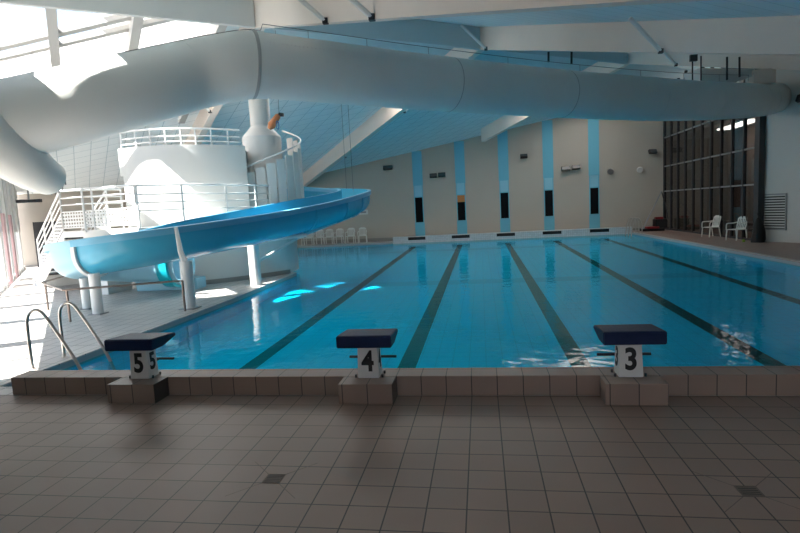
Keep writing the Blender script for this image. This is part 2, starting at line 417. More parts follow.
def seg_clip(p, q, conds):
    t0, t1 = 0., 1.
    for c in conds:
        a, b = c(*p), c(*q)
        if a < 0 and b < 0: return None
        if a < 0: t0 = max(t0, a/(a-b))
        elif b < 0: t1 = min(t1, a/(a-b))
    if t1 <= t0: return None
    L = lambda t: (p[0]+(q[0]-p[0])*t, p[1]+(q[1]-p[1])*t)
    return L(t0), L(t1)
cg = [lambda x, y: GX-U(x, y), lambda x, y: GV1+.1-V(x, y), lambda x, y: roof2(x, y)-roof1(x, y), lambda x, y: U(x, y)-WU]
for yy, w_, d_ in ((8.27, .16, .14), (8.75, .14, .12), (10.05, .20, .16), (11.8, .14, .12), (13.5, .14, .12)):
    s_ = seg_clip((-30, yy-3.0), (10, yy+1.0), cg)
    if s_: obj('glazing_rail', strip_on(roof1, *s_, w_, d_), BARM, sky1)
for uu in (-3.35, -1.55, .45):
    a = uv(uu, 9.0); b = uv(uu, 18.0); s_ = seg_clip((a.x, a.y), (b.x, b.y), cg)
    if s_: obj('rafter', strip_on(roof1, *s_, .22, .42), BARM, sky1)
# ridge girder
def ridge_pt(X, dz=0): return Vector((X, R1x(X), roof1(X, R1x(X))+dz))
def girder(X0, X1, m, lab):
    bm = NB(); vs = []
    for X in (X0, X1):
        for ox in (-.06, .06):
            for dz in (-.72, -.03): vs.append(bm.verts.new(ridge_pt(X, dz)+NV*ox))
    for fc in [(0, 1, 3, 2), (4, 6, 7, 5), (0, 4, 5, 1), (2, 3, 7, 6), (1, 5, 7, 3), (0, 2, 6, 4)]: bm.faces.new([vs[i] for i in fc])
    return tag(obj('ridge_girder', bm, m), lab, 'girder')
girder(-12.5, -5.6, PALE, 'grey white ridge girder above the skylight at top left')
girder(-5.2, 14.0, CEIL3, 'blue grey ridge board running behind the ends of the big beams')

# ------------------------------------------------------------------ big beams
def beam(u, label, k_near, v_far=27.2, depth=.72):
    X, Y = None, None
    # ridge point with this u
    # v on the ridge: solve roof1=roof2
    lo_, hi_ = 5., 15.
    for _ in range(50):
        mid = (lo_+hi_)/2; q = uv(u, mid)
        if roof2(q.x, q.y) < roof1(q.x, q.y): lo_ = mid
        else: hi_ = mid
    vr = lo_
    t = empty('roof_beam', label, 'beam', uv(u, vr, roof1(*uv(u, vr).xy)), 0, None)
    base = Vector(t.location)
    def half(name, v0, v1, f, w=.26):
        bm = NB(); vs = []
        for v in (v0, v1):
            for ou in (-w/2, w/2):
                q = uv(u+ou, v); c = uv(u, v)
                for dz in (-depth, -.005): vs.append(bm.verts.new(Vector((q.x, q.y, f(q.x, q.y)+dz))-base))
        for fc in [(0, 1, 3, 2), (4, 6, 7, 5), (0, 4, 5, 1), (2, 3, 7, 6), (1, 5, 7, 3), (0, 2, 6, 4)]: bm.faces.new([vs[i] for i in fc])
        return obj(name, bm, BEAMW, t)
    half('near_arm', vr-k_near, vr, roof2); half('far_arm', vr, v_far, roof1)
    return t, base, vr
def struts(tb, u, vr, ks, f, sgn=-1):
    t, base, _ = tb
    for k in ks:
        p = uv(u+.0, vr-k); q = uv(u+sgn*.95, vr-k+(.25 if k > 0 else -.25))
        p.z = f(p.x, p.y)-.70; q.z = f(q.x, q.y)-.03
        p = p + EU*sgn*.16
        s = T('knee_strut', [p-base, q-base], .05, RAILW, t, 8)
        B('bolt_plate', (p.x-base.x-.05, p.x-base.x+.05, p.y-base.y-.05, p.y-base.y+.05, p.z-base.z-.05, p.z-base.z+.05), DARK, s)
UA, UB, UC, UZ = 1.24, 8.75, 16.46, -5.2
tA = beam(UA, 'big white roof beam crossing the very top of the picture', 15.5)
struts(tA, UA, tA[2], (4.3, 6.1), roof2); struts(tA, UA, tA[2], (-5.5, -11), roof1)
tB = beam(UB, 'long white roof beam across the middle of the boarded ceiling', 14)
struts(tB, UB, tB[2], (.35, 6.4), roof2); struts(tB, UB, tB[2], (-5.2, -11.0), roof1, 1)
tC = beam(UC, 'farthest white roof beam running to the right wall above the duct', 10.5, 19.0)
struts(tC, UC, tC[2], (2.1, 7), roof2); struts(tC, UC, tC[2], (-4,), roof1, 1)

# ------------------------------------------------------------------ walls
def wall(name, p, q, th, f, m, label, z0=0):
    """wall between plan points, thickened to the left of p->q, top follows f"""
    p, q = Vector((*p, 0)), Vector((*q, 0)); t = (q-p).normalized(); s = Vector((-t.y, t.x, 0))*th
    bm = NB(); n = 10
    P = [p+(q-p)*i/n for i in range(n+1)]
    rows = []
    for c in P: rows.append([bm.verts.new((c.x, c.y, z0)), bm.verts.new((c.x, c.y, f(c.x, c.y))), bm.verts.new((c.x+s.x, c.y+s.y, f(c.x, c.y))), bm.verts.new((c.x+s.x, c.y+s.y, z0))])
    for a, b in zip(rows, rows[1:]):
        for i in range(4): bm.faces.new((a[i], a[(i+1) % 4], b[(i+1) % 4], b[i]))
    bm.faces.new(rows[0]); bm.faces.new(rows[-1][::-1])
    return struct(obj(name, bm, m), label)
rz = lambda x, y: roofz(x, y)+.06
wall('wall_far', (14.4, 26.5), (-11.4, 26.5), -.3, rz, BEIGE, 'beige end wall with narrow windows')
e0 = Vector((-11.3, 26.45, 0)); e1 = e0 - EU*16.5
wall('wall_end', (e0.x, e0.y), (e1.x, e1.y), -.25, rz, BEIGE, 'beige wall at the far left')
wall('wall_right', (10.18, 16.15), (13.9, 8.4), .25, rz, PALE, 'white side wall with a louvred grille')
wall('wall_side', (13.9, 8.4), (13.9, -8.9), .25, rz, PALE, 'white side wall near the camera')
wall('wall_back', (13.9, -8.9), (-6.0, -8.9), .25, lambda x, y: 2.1, PALE, 'wall under the added back windows')
bw = struct(B('window_40', [(x, x+.1, -9.0, -8.9, 2.1, 2.9) for x in (-2.0, .6, 3.2, 5.8, 8.4, 11.0, 13.6)]+[(-2.0, 13.7, -9.0, -8.9, 2.85, 3.0)], RAILW), 'window band added behind the camera for daylight')  # unseen window band, added to bring daylight in from behind
B('pane', (-2, 13.7, -8.955, -8.945, 2.1, 2.9), GLASS, bw)
struct(B('wall_back', (-6, -2, -9.1, -8.85, .25, 3.1), PALE))
# blue bands + windows on the far wall
for k in range(5):
    X = LX[k]+.05
    zt = roof1(X, 26.5)-.02
    struct(obj(f'trim_{4+k}', (lambda b: (box(b, X-.29, X+.29, 26.47, 26.5, 0, 1.0), box(b, X-.29, X+.29, 26.47, 26.5, 3.2, zt), b)[2])(NB()), BLUESTRIP), 'light blue painted band on the end wall')
    bm = NB()
    box(bm, X-.27, X+.27, 26.44, 26.5, .98, 1.03); box(bm, X-.27, X-.22, 26.44, 26.5, 1.03, 3.2); box(bm, X+.22, X+.27, 26.44, 26.5, 1.03, 3.2); box(bm, X-.22, X+.22, 26.44, 26.5, 2.5, 2.56); box(bm, X-.27, X+.27, 26.44, 26.5, 3.2, 3.24)
    fr_ = struct(obj(f'window_{3+k}', bm, BLUESTRIP), 'narrow end wall window in a light blue surround')
    B('pane', (X-.22, X+.22, 26.47, 26.5, 1.03, 2.5), DARKGLASS, fr_)
    B('upper_panel', (X-.22, X+.22, 26.46, 26.5, 2.56, 3.2), BLUEPANE, fr_)
    if k == 1: B('blind', (X-.22, X+.22, 26.455, 26.47, 2.1, 2.5), ORANGEB, fr_)
# skirting at the far wall
B('baseboard_far', [(-11, -5.05, 26.47, 26.5, 0, .2), (8.0, 10, 26.47, 26.5, 0, .12)], SKIRT)['kind'] = 'structure'
bpy.data.objects['baseboard_far']['label'] = 'dark skirting of the end wall'

# glazed wall on the right, X=10.1
gw = struct(obj('window_8', (lambda b: (box(b, 10.06, 10.14, 26.3, 26.5, 0, 7.3), b)[1])(NB()), DARK), 'tall glazed side wall with dark mullions')
for i in range(11):
    y = 26.35-1.01*i
    top = roofz(10.1, y)-.05
    B('mullion', (10.04, 10.16, y-.045, y+.045, 0, top), DARK, gw)
for z in (2.1, 3.45, 5.0):
    B('transom', (10.05, 10.15, 16.25, 26.4, z-.03, z+.03), GREYM, gw)
B('transom', (10.05, 10.15, 16.25, 26.4, 0, .08), DARK, gw)
bm = NB(); prism(bm, [(10.095, 16.2), (10.105, 16.2), (10.105, 26.45), (10.095, 26.45)], .05, lambda x, y: roofz(x, y)-.06)
obj('pane', bm, GLASSD, gw)
B('end_post', (10.0, 10.2, 15.95, 16.3, 0, 6.6), DARK, gw)
# room behind the glass
bm = NB()
for i in range(26):
    y = 14.4+i*.48
    if 16.9 < y < 18.7: continue
    box(bm, 12.3+(i % 2)*.03, 12.4, y+.01, y+.47, 0, 4.8)
struct(obj('wall_inner', bm, BROWN), 'brown panelled wall of the room behind the glass')
wall('wall_inner_end', (10.3, 27.2), (14.3, 27.2), .2, lambda x, y: 5.5, PALE, 'end wall of the room behind the glass')
B('wall_inner_back', (14.6, 14.75, 10, 27.2, 0, 5.5), PALE)['kind'] = 'structure'
bm = NB(); box(bm, 10.35, 14.6, 16.4, 27.1, 4.85, 4.95)
struct(obj('ceiling_inner', bm, PALE), 'ceiling of the room behind the glass')
il = empty('ceiling_fill_lamp', 'lit ceiling panel added to brighten the room behind the glazed wall', 'lamp', (11.3, 20.5, 4.8))  # lamp added to brighten the room behind the glass
B('frame', (-.35, .35, -1.6, 1.6, .0, .04), RAILW, il); B('diffuser', (-.3, .3, -1.5, 1.5, -.05, 0), mat('fill_lamp_diffuser', (.8, .8, .8), .5, emit=((1, .93, .85), 2)), il)
# inner window patches, lit sign, door handle
for k, (y, z0, z1) in enumerate(((24.9, 2.3, 3.2), (22.1, 2.3, 3.2), (21.2, 2.3, 3.3), (20.0, 2.3, 3.3))):
    B(f'window_{9+k}', (12.26, 12.29, y-.25, y+.25, z0, z1), FROST)['kind'] = 'structure'
    bpy.data.objects[f'window_{9+k}']['label'] = 'pale internal window behind the glazed wall'
lt = empty('wall_lamp', 'small warm lit lamp seen through the last pane of the glazed wall', 'lamp', (12.0, 18.95, 1.5))
B('shade', (.0, .12, -.09, .09, -.25, .35), YELLOW, lt); B('bracket', (.12, .3, -.03, .03, -.05, .05), DARK, lt)
dr = struct(obj('door_1', (lambda b: (box(b, 12.2, 12.27, 21.6, 22.6, 0, 2.2), b)[1])(NB()), BROWN), 'brown door behind the glazed wall')
T('door_handle', [(12.16, 21.75, .7), (12.16, 21.75, 1.7)], .02, STEEL, dr)

# left glazed wall (plane u = WU)
def wp(u, v, z=0): return uv(u, v, z)
lw = NB()
vs_ = [2.0+2.0*i for i in range(14)]
bm = NB()
for v in vs_[:1]: pass
def uvbox(bm, u0, u1, v0, v1, z0, z1):
    vs = [bm.verts.new(uv(u, v, z)) for z in (z0, z1) for u, v in ((u0, v0), (u1, v0), (u1, v1), (u0, v1))]
    for fc in [(0, 3, 2, 1), (4, 5, 6, 7), (0, 1, 5, 4), (1, 2, 6, 5), (2, 3, 7, 6), (3, 0, 4, 7)]: bm.faces.new([vs[i] for i in fc])
top = lambda v: roofz(*uv(WU, v).xy)-.02
for i in range(13):
    v0, v1 = -4+2.6*i, -4+2.6*(i+1)
    if v0 > 26.8: break
    v1 = min(v1, 27.0)
    tz = min(top(v0), top(v1))
    b1 = NB(); uvbox(b1, WU-.15, WU+.12, v0, v0+.4, 0, top(v0+.2))
    pil = struct(obj('wall_left', b1, PALE), 'pale pillar of the glazed left wall')
    if v1 < 4:
        a5, c5 = uv(WU+.08, v0+.3), uv(WU+.08, v1+.02); wall('wall_left', (a5.x, a5.y), (c5.x, c5.y), .2, rz, PALE, 'solid near part of the left wall'); continue
    a5, c5 = uv(WU+.06, v0+.38), uv(WU+.06, v1+.02)
    hz = 1.75 if v1 < 9.5 else tz-.3
    wall('wall_left', (a5.x, a5.y), (c5.x, c5.y), .12, rz, PALE, 'header of the left wall', hz)
    b2 = NB(); uvbox(b2, WU-.05, WU+.03, v0+.4, v1, 0, .12); uvbox(b2, WU-.05, WU+.03, v0+.4, v1, 1.75, tz if v1 < 9.5 else min(5.0, tz)); uvbox(b2, WU-.1, WU+.06, v0+.4, v1, tz-.3, tz)
    uvbox(b2, WU-.04, WU+.02, (v0+.4+v1)/2-.04, (v0+.4+v1)/2+.04, .1, 1.8); uvbox(b2, WU-.04, WU+.02, (v0+.4+v1)/2-.04, (v0+.4+v1)/2+.04, min(5.0, tz)-.1, tz-.2)
    fr_ = struct(obj(f'window_{13+i}', b2, RAILW), 'tall window of the left wall')
    b3 = NB(); uvbox(b3, WU-.015, WU-.005, v0+.4, v1, .1, 1.8 if v1 < 9.5 else tz-.25); obj('pane', b3, GLASS, fr_)
    if i in (8, 9):
        b4 = NB(); uvbox(b4, WU+.14, WU+.2, v0+.5, v0+1.2, .1, 2.4)
        tag(obj('curtain', b4, PINK), 'pale pink drape hanging at the %s left window bay' % ('nearer' if i == 8 else 'farther'), 'curtain')

# door opening at far left
du = U(*(e0-EU*14.8).xy[:]); dv = V(e0.x, e0.y)
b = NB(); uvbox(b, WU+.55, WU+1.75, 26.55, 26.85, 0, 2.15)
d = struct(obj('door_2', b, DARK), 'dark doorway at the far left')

# ------------------------------------------------------------------ duct
DR = .625
def duct_tube(name, pts, radii, m, parent, seg=36, caps=True):
    bm = NB(); tube(bm, pts, radii, seg, caps); return obj(name, bm, m, parent, smooth=True)
duct = empty('ventilation_duct', 'huge round white ventilation duct spanning the whole hall under the roof', 'duct', (-4.3, 5.0, 4.85))
def rel(pts, o=duct): return [Vector(p)-Vector(o.location) for p in pts]
right = smoothpath([(-4.4, 5.08, 4.88), (-2.87, 6.2, 4.83), (-1.07, 7.55, 4.78), (1.82, 9.75, 4.76), (4.75, 11.7, 4.74), (6.9, 13.0, 4.77), (8.7, 14.05, 4.85), (9.7, 14.9, 4.98), (10.6, 16.0, 5.2)], 6)
DRs = [DR if i < 25 else DR-.11*min(1, (i-25)/16) for i in range(len(right))]
for i in range(25, len(right)): right[i].z -= .07*min(1, (i-25)/16)
duct_tube('main_run', rel(right), DRs, DUCTW, duct)
left = smoothpath([(-4.2, 5.22, 4.88), (-4.55, 5.0, 4.85), (-5.33, 4.68, 4.69), (-5.95, 3.95, 4.35), (-6.75, 3.3, 4.02), (-7.7, 2.8, 3.72), (-8.6, 2.4, 3.5), (-9.6, 2.1, 3.3)], 6)
duct_tube('left_run', rel(left), .64, DUCTW, duct)
def ringseam(p, t, r, name='seam', w=.03, m=SEAM):
    t = t.normalized(); bm = NB(); tube(bm, [p-t*w/2, p+t*w/2], r, 36); return obj(name, bm, m, duct, smooth=True)
fr = frames(right)
for idx in (0, 13, 19, 25, 31, 38, 41, 44):
    ringseam(rel([right[idx]])[0], fr[idx][0], DRs[idx]+(.035 if idx == 0 else .006), 'joint_flange' if idx == 0 else 'seam', .06 if idx == 0 else .02, SEAM if idx in (0, 13, 19) else DUCTW)
fl = frames(left)
for idx in (13, 22): ringseam(rel([left[idx]])[0], fl[idx][0], .645, 'seam', .015, DUCTW)
# row of nozzle holes along the camera side
for k in range(64):
    f_ = .5+k*.27; i = int(f_)
    if i+1 >= 19: break
    p = right[i].lerp(right[i+1], f_-i); t, s, u = fr[i]
    side = s if s.y < 0 else -s
    a = math.radians(28); c = p+(side*math.cos(a)+Vector((0, 0, 1))*math.sin(a))*(DR+.002)
    q = rel([c])[0]; bm = NB(); tube(bm, [q-side*.01, q+side*.008], .014, 6); obj('nozzle', bm, RAILW, duct)
# discharge cone at the left end
cone = [(-8.25, 2.75, 3.5), (-8.55, 3.4, 3.3), (-8.7, 4.1, 3.1), (-8.55, 4.75, 2.95), (-8.05, 5.15, 2.9)]
def from_px(px, py, depth):
    F, yaw, pitch, roll = 536.37, .1539, -.1063, -.0519
    f = Vector((-math.sin(yaw)*math.cos(pitch), math.cos(yaw)*math.cos(pitch), math.sin(pitch))); r = Vector((math.cos(yaw), math.sin(yaw), 0)); u = r.cross(f)
    r2 = math.cos(roll)*r+math.sin(roll)*u; u2 = -math.sin(roll)*r+math.cos(roll)*u
    return Vector((0, -5.4542, 1.8678))+(f+r2*(px-400)/F-u2*(py-266.5)/F)*depth
cone = smoothpath([from_px(-30, 118, 8.6), from_px(-5, 138, 8.8), (from_px(15, 156, 9.1)), from_px(34, 170, 9.5), from_px(49, 178, 9.9)], 5)
duct_tube('discharge_cone', rel(cone), [.56-.24*i/(len(cone)-1) for i in range(len(cone))], DUCTW, duct)
bm = NB()
t = (cone[-1]-cone[-2]).normalized(); c = rel([cone[-1]])[0]; s = t.cross(Vector((0, 0, 1))).normalized()
for k in range(-4, 5):
    h = math.sqrt(max(.001, .31**2-(k*.07)**2)); p = c+s*k*.07+t*.02
    tube(bm, [p-Vector((0, 0, h)), p+Vector((0, 0, h))], .012, 6)
obj('outlet_grille', bm, GREYM, duct)
# stay cable on the duct with little hangers
cab = empty('stay_cable', 'thin dark cable strung on small posts along the top of the duct', 'cable', (-4.3, 5, 5.5))
pts = [p+Vector((0, -.12, DR+.16)) for p in right[:37]]; ptl = [p+Vector((.05, -.2, .62)) for p in left]
T('wire', [p-cab.location for p in (ptl[::-1]+pts[1:])], .008, CABLE, cab, 5)
for i in range(4, 37, 4):
    p = right[i]+Vector((0, -.1, DR-.03)); T('post', [p-cab.location, p+Vector((0, 0, .2))-cab.location], .008, GREYM, cab, 5)
# hangers from the roof
def hang(px, y0, y1, dp, w_=.0, label=''):
    a, b_ = from_px(px, y0, dp), from_px(px, y1, dp)
    return a, b_
hg = empty('duct_hanger', 'black U shaped steel hanger left of the box duct under the roof beam', 'hanger', from_px(697, 70, 17.3))
a, b_ = hang(692.5, 56, 82.5, 17.3); c_, d_ = hang(701, 56, 82.5, 17.3)
T('rod', [a-hg.location, b_-hg.location], .022, BLACK, hg, 6); T('rod', [c_-hg.location, d_-hg.location], .022, BLACK, hg, 6); T('crossbar', [b_-hg.location, d_-hg.location], .022, BLACK, hg, 6)
B('top_plate', (-.22, .0, -.05, .05, .28, .48), DARK, hg)
for px, y0, y1, dp, lab in ((727, 60, 80, 16.6, 'short thick black rod above the elbow of the duct'), (739.5, 60, 77, 16.5, 'thin black rod nearest the right wall above the duct'),
                            (548.5, 55, 62, 15.0, 'short black rod over the middle of the duct'), (571.5, 50, 64, 15.2, 'longer black rod over the middle of the duct')):
    a, b_ = from_px(px, y0-3, dp), from_px(px, y1, dp)
    h_ = T('duct_hanger', [(0, 0, 0), b_-a], .03, BLACK, None, 6); h_.location = a; tag(h_, lab, 'hanger')
bx = empty('box_duct', 'white tapering box duct joining the round duct beside the right wall', 'duct', (7.9, 14.6, 5.4))
bm = NB()
P = [from_px(700, 68, 17.6), from_px(755, 69, 17.6), from_px(755, 76, 17.6), from_px(722, 86, 17.6), from_px(703, 87, 17.6)]
Q = [p+Vector((-.25, .7, 0)) for p in P]
va = [bm.verts.new(p-bx.location) for p in P]; vb = [bm.verts.new(p-bx.location) for p in Q]
bm.faces.new(va); bm.faces.new(vb[::-1])
for i in range(5): bm.faces.new((va[i], vb[i], vb[(i+1) % 5], va[(i+1) % 5]))
obj('casing', bm, PALE, bx)
P2 = from_px(766, 75, 17.4)
B('end_box', (P2.x-bx.location.x-.35, P2.x-bx.location.x+.3, P2.y-bx.location.y, P2.y-bx.location.y+.6, P2.z-bx.location.z-.25, P2.z-bx.location.z+.2), BEAMW, bx)

# ------------------------------------------------------------------ tower
ZPL = 1.74
tw = empty('slide_tower', 'white round walled slide tower with a column up to the roof', 'tower', (-8, 10.5, 0))
TL = Vector(tw.location)
plan = [(-9.98, 8.62), (-9.3, 8.5), (-8.74, 8.56), (-8.2, 8.7), (-7.75, 8.95), (-7.3, 9.35), (-6.84, 9.9), (-6.45, 10.4), (-6.12, 10.95), (-6.3, 12.3), (-7.5, 13.1), (-9.2, 12.9), (-10.4, 11.6)]
arc = smoothpath([(x, y, 0) for x, y in plan[:9]], 4)
fine = [(p.x, p.y) for p in arc]+plan[9:]
upper = [(p.x, p.y) for p in arc[:25]]+[(-7.3, 10.9), (-7.6, 12.9), (-9.2, 12.9), (-10.4, 11.6)]
bm = NB(); prism(bm, [(x-TL.x, y-TL.y) for x, y in fine], 0, ZPL-.01); obj('base_wall', bm, WALLW, tw, smooth=True)
bm = NB(); prism(bm, [(x-TL.x, y-TL.y) for x, y in upper], ZPL-.01, 3.97); obj('drum_wall', bm, WALLW, tw, smooth=True)
bm = NB()
plan2 = [(-10.06, 8.58), (-9.3, 8.44), (-8.74, 8.5), (-8.18, 8.64), (-7.7, 8.9)]
pp = [(-10.05, 8.6), (-10.05, 9.6), (-9.9, 9.6), (-9.9, 8.6)]
prism(bm, [(x-TL.x, y-TL.y) for x, y in pp], 3.2, 3.97); obj('wall_nib', bm, WALLW, tw)
# skirting
bm = NB()
sk = [(p[0], p[1]) for p in plan[3:9]]
for a, b_ in zip(sk, sk[1:]):
    a, b_ = Vector((*a, 0)), Vector((*b_, 0)); n_ = (b_-a).normalized(); s = Vector((n_.y, -n_.x, 0))*.015
    vs = [bm.verts.new(c-TL+Vector((0, 0, z))) for z in (0, .13) for c in (a, b_, b_+s, a+s)]
    for fc in [(0, 3, 2, 1), (4, 5, 6, 7), (0, 1, 5, 4), (1, 2, 6, 5), (2, 3, 7, 6), (3, 0, 4, 7)]: bm.faces.new([vs[i] for i in fc])
obj('skirting', bm, SKIRT, tw)
# top guardrail
rp = smoothpath([(x, y, 0) for x, y in plan[:8]], 4)
rp = [p+Vector((-.0, .06, 0)) for p in rp][:24]
bm = NB()
for z in (4.07, 4.22, 4.42): tube(bm, [Vector((p.x, p.y, z))-TL for p in rp], .028 if z > 4.4 else .018, 8)
rail = obj('guard_rail', bm, RAILW, tw, smooth=True)
for i in range(0, len(rp), 3):
    T('rail_post', [Vector((rp[i].x, rp[i].y, 3.95))-TL, Vector((rp[i].x, rp[i].y, 4.42))-TL], .022, RAILW, rail, 8)
# column
CX, CY = -7.0, 11.6
bm = NB(); lathe(bm, [(.62, 1.73), (.62, 4.42), (.60, 4.46), (.335, 4.76), (.325, 4.8), (.325, roof1(CX, CY)-.03)], CX-TL.x, CY-TL.y, 40)
obj('column', bm, WHITE, tw, smooth=True).data.set_sharp_from_angle(angle=.35)
T('standpipe', [Vector(q)-TL for q in [(-6.98, 10.62, 1.8), (-7.02, 10.62, 3.35), (-7.05, 10.7, 3.42)]], .07, WHITE, tw)
# spiral stair screens + handrail
scr = []
for k in range(13):
    a = math.radians(-118+k*15); 
    zt = 3.05+.0085*(k*15)*1.0
    R_ = 1.22; c = Vector((CX+R_*math.cos(a), CY+R_*math.sin(a), 0)); tg = Vector((-math.sin(a), math.cos(a), 0)); nr = Vector((math.cos(a), math.sin(a), 0))
    bm = NB(); wv = .14
    vs = [bm.verts.new(c+tg*wv*i+nr*.02*j+Vector((0, 0, z))-TL) for z in (1.2, zt-.08) for i, j in ((-1, -1), (1, -1), (1, 1), (-1, 1))]
    for fc in [(0, 3, 2, 1), (4, 5, 6, 7), (0, 1, 5, 4), (1, 2, 6, 5), (2, 3, 7, 6), (3, 0, 4, 7)]: bm.faces.new([vs[i] for i in fc])
    obj('stair_screen', bm, WHITE, tw)
    if k % 2 == 0:
        bm = NB()
        t0, t1 = a-.15, a+.25
        pl = [(CX+.55*math.cos(t0), CY+.55*math.sin(t0)), (CX+1.18*math.cos(t0), CY+1.18*math.sin(t0)), (CX+1.18*math.cos(t1), CY+1.18*math.sin(t1)), (CX+.55*math.cos(t1), CY+.55*math.sin(t1))]
        prism(bm, [(x-TL.x, y-TL.y) for x, y in pl], zt-1.1, zt-1.05); obj('stair_tread', bm, WHITE, tw)
hp = []
for k in range(40):
    a = math.radians(-125+k*5.2); hp.append(Vector((CX+1.25*math.cos(a), CY+1.25*math.sin(a), 3.12+k*5.2*.0082))-TL)
T('handrail', hp, .026, RAILW, tw, 8)

# ------------------------------------------------------------------ access platform and stairs
ac = empty('access_stairs', 'white railed stairs and landing leading up to the slide tower', 'stairs', (-9.6, 7.6, 0))
AL = Vector(ac.location)
ZP = 1.74
lp = [(-10.8, 7.1), (-8.4, 6.75), (-7.55, 7.5), (-6.95, 8.75), (-6.5, 9.7), (-6.3, 10.35), (-6.5, 10.4), (-7.3, 9.4), (-7.8, 8.9), (-8.74, 8.5), (-9.98, 8.6), (-10.4, 8.2)]
bm = NB(); prism(bm, [(x-AL.x, y-AL.y) for x, y in lp], ZP-.16, ZP); obj('landing', bm, WHITE, ac)
bm = NB(); prism(bm, [(x-AL.x, y-AL.y) for x, y in [(-10.6, 7.5), (-9.9, 7.4), (-9.9, 8.4), (-10.4, 8.3)]], 0, ZP-.16); obj('pier', bm, WHITE, ac)
def uvquad(bm, a, b_, z0a, z1a, z0b, z1b, th=.012):
    a, b_ = Vector((*a, 0)), Vector((*b_, 0)); t = (b_-a).normalized(); s = Vector((-t.y, t.x, 0))*th/2; L = (b_-a).length
    uvl = bm.loops.layers.uv.verify()
    for sg in (1,):
        vs = [bm.verts.new(Vector((c.x, c.y, z))-AL) for c, z in ((a, z0a), (b_, z0b), (b_, z1b), (a, z1a))]
        f = bm.faces.new(vs)
        for l, (uu, vv) in zip(f.loops, ((0, z0a), (L, z0b), (L, z1b), (0, z1a))): l[uvl].uv = (uu, vv)
def rail_run(pts, heights, posts=True, perf=False, r=.028, perf_m=PERF, infill=None):
    """pts: plan points with floor z; rails at the given heights"""
    bm = NB()
    for i, h in enumerate(heights): tube(bm, [Vector((x, y, z+h))-AL for x, y, z in pts], r if i == len(heights)-1 else r*.62, 8)
    o = obj('guard_rail', bm, RAILW, ac, smooth=True)
    if posts:
        for x, y, z in pts: T('rail_post', [Vector((x, y, z-.05))-AL, Vector((x, y, z+heights[-1]))-AL], .026, RAILW, o, 8)
    if perf:
        for (x0, y0, z0), (x1, y1, z1) in zip(pts, pts[1:]):
            bm = NB(); uvquad(bm, (x0, y0), (x1, y1), z0+.08, z0+.48, z1+.08, z1+.48); obj('perforated_panel', bm, perf_m, o)
    return o
H4 = (.09, .5, .68, .86, 1.05)
rail_run([(-10.8, 7.15, ZP), (-9.75, 6.98, ZP), (-8.42, 6.8, ZP)], H4, perf=True)
rail_run([(-8.38, 6.8, ZP), (-7.6, 7.52, ZP), (-7.0, 8.75, ZP), (-6.55, 9.7, ZP), (-6.35, 10.3, ZP)], (.42, .62, .82, 1.05))
# stairs down to the far left
sd = Vector((-13.6, 9.3, 0))-Vector((-10.8, 7.15, 0)); SL = sd.length; sd.normalize(); sn = Vector((-sd.y, sd.x, 0))*-1
if sn.y < 0: sn = -sn
n_st = 8; z0_, z1_ = ZP, .45
for k in range(n_st):
    a = Vector((-10.8, 7.15, 0))+sd*(SL*k/n_st); b_ = a+sd*(SL/n_st+.03); zt = z0_-(k+1)*(z0_-z1_)/(n_st+0)
    bm = NB(); pl = [a, b_, b_+sn*1.1, a+sn*1.1]
    prism(bm, [(p.x-AL.x, p.y-AL.y) for p in pl], zt-.05, zt+.0); obj('stair_tread', bm, DARK, ac)
bm = NB()
for s0 in (0, 1.1):
    a = Vector((-10.8, 7.15, 0))+sn*s0; b_ = a+sd*SL
    vs = []
    for c, z in ((a, z0_-.3), (b_, z1_-.32), (b_, z1_+.02), (a, z0_+.0)):
        for t_ in (-.02, .02): vs.append(bm.verts.new(c+sn*t_+Vector((0, 0, z))-AL))
    for fc in [(0, 2, 4, 6), (1, 7, 5, 3), (0, 1, 3, 2), (2, 3, 5, 4), (4, 5, 7, 6), (6, 7, 1, 0)]: bm.faces.new([vs[i] for i in fc])
obj('stringer', bm, WHITE, ac)
for s0 in (0, 1.1):
    pts = []
    for k in range(4):
        p = Vector((-10.8, 7.15, 0))+sn*s0+sd*(SL*k/3); pts.append((p.x, p.y, z0_+(z1_-z0_)*k/3))
    rail_run(pts, H4, perf=True)
bm = NB(); p = Vector((-10.8, 7.15, 0))+sd*(SL+.0)
pl = [p, p+sd*1.5, p+sd*1.5+sn*1.5, p+sn*1.5]
prism(bm, [(q.x-AL.x, q.y-AL.y) for q in pl], 0, .44); obj('lower_landing', bm, WHITE, ac)
rail_run([(-10.0, 6.95, ZP), (-9.6, 7.9, ZP)], H4, perf=True)

# ------------------------------------------------------------------ water slide
sl = empty('water_slide', 'long open blue water slide curling round in front of the tower on white posts', 'water slide', (-6.5, 7.5, 0))
SLo = Vector(sl.location)
path = smoothpath([(-7.6, 14.7, 2.2), (-6.5, 15.0, 2.1), (-5.3, 14.7, 1.98), (-4.5, 13.75, 1.84), (-4.6, 12.3, 1.62), (-5.15, 10.4, 1.38), (-5.85, 8.0, 1.16), (-6.45, 6.3, 1.03), (-7.1, 5.35, .93), (-7.95, 5.0, .83), (-8.9, 5.25, .72), (-9.4, 6.0, .58), (-9.15, 6.8, .42), (-8.3, 7.15, .3), (-7.5, 7.15, .24)], 6)
SP = len(path)
def uprof(R=.50, Hl=.80, Hr=.80, lip=.10, th=.03):
    o, i = [], []
    for k in range(13):
        a = math.pi+math.pi*k/12
        o.append((R*math.cos(a), R+R*math.sin(a))); i.append(((R-th)*math.cos(a), R+(R-th)*math.sin(a)))
    outer = [(-R, Hl)]+o+[(R, Hr)]; inner = [(-R+th, Hl)]+i+[(R-th, Hr)]
    return outer+inner[::-1]
def vprof(t, prof):
    # far-side wall a little higher through the turn
    lift = .16*max(0, 1-abs(t-.28)/.32)
    return uprof(.5, .80, .80+0*lift)
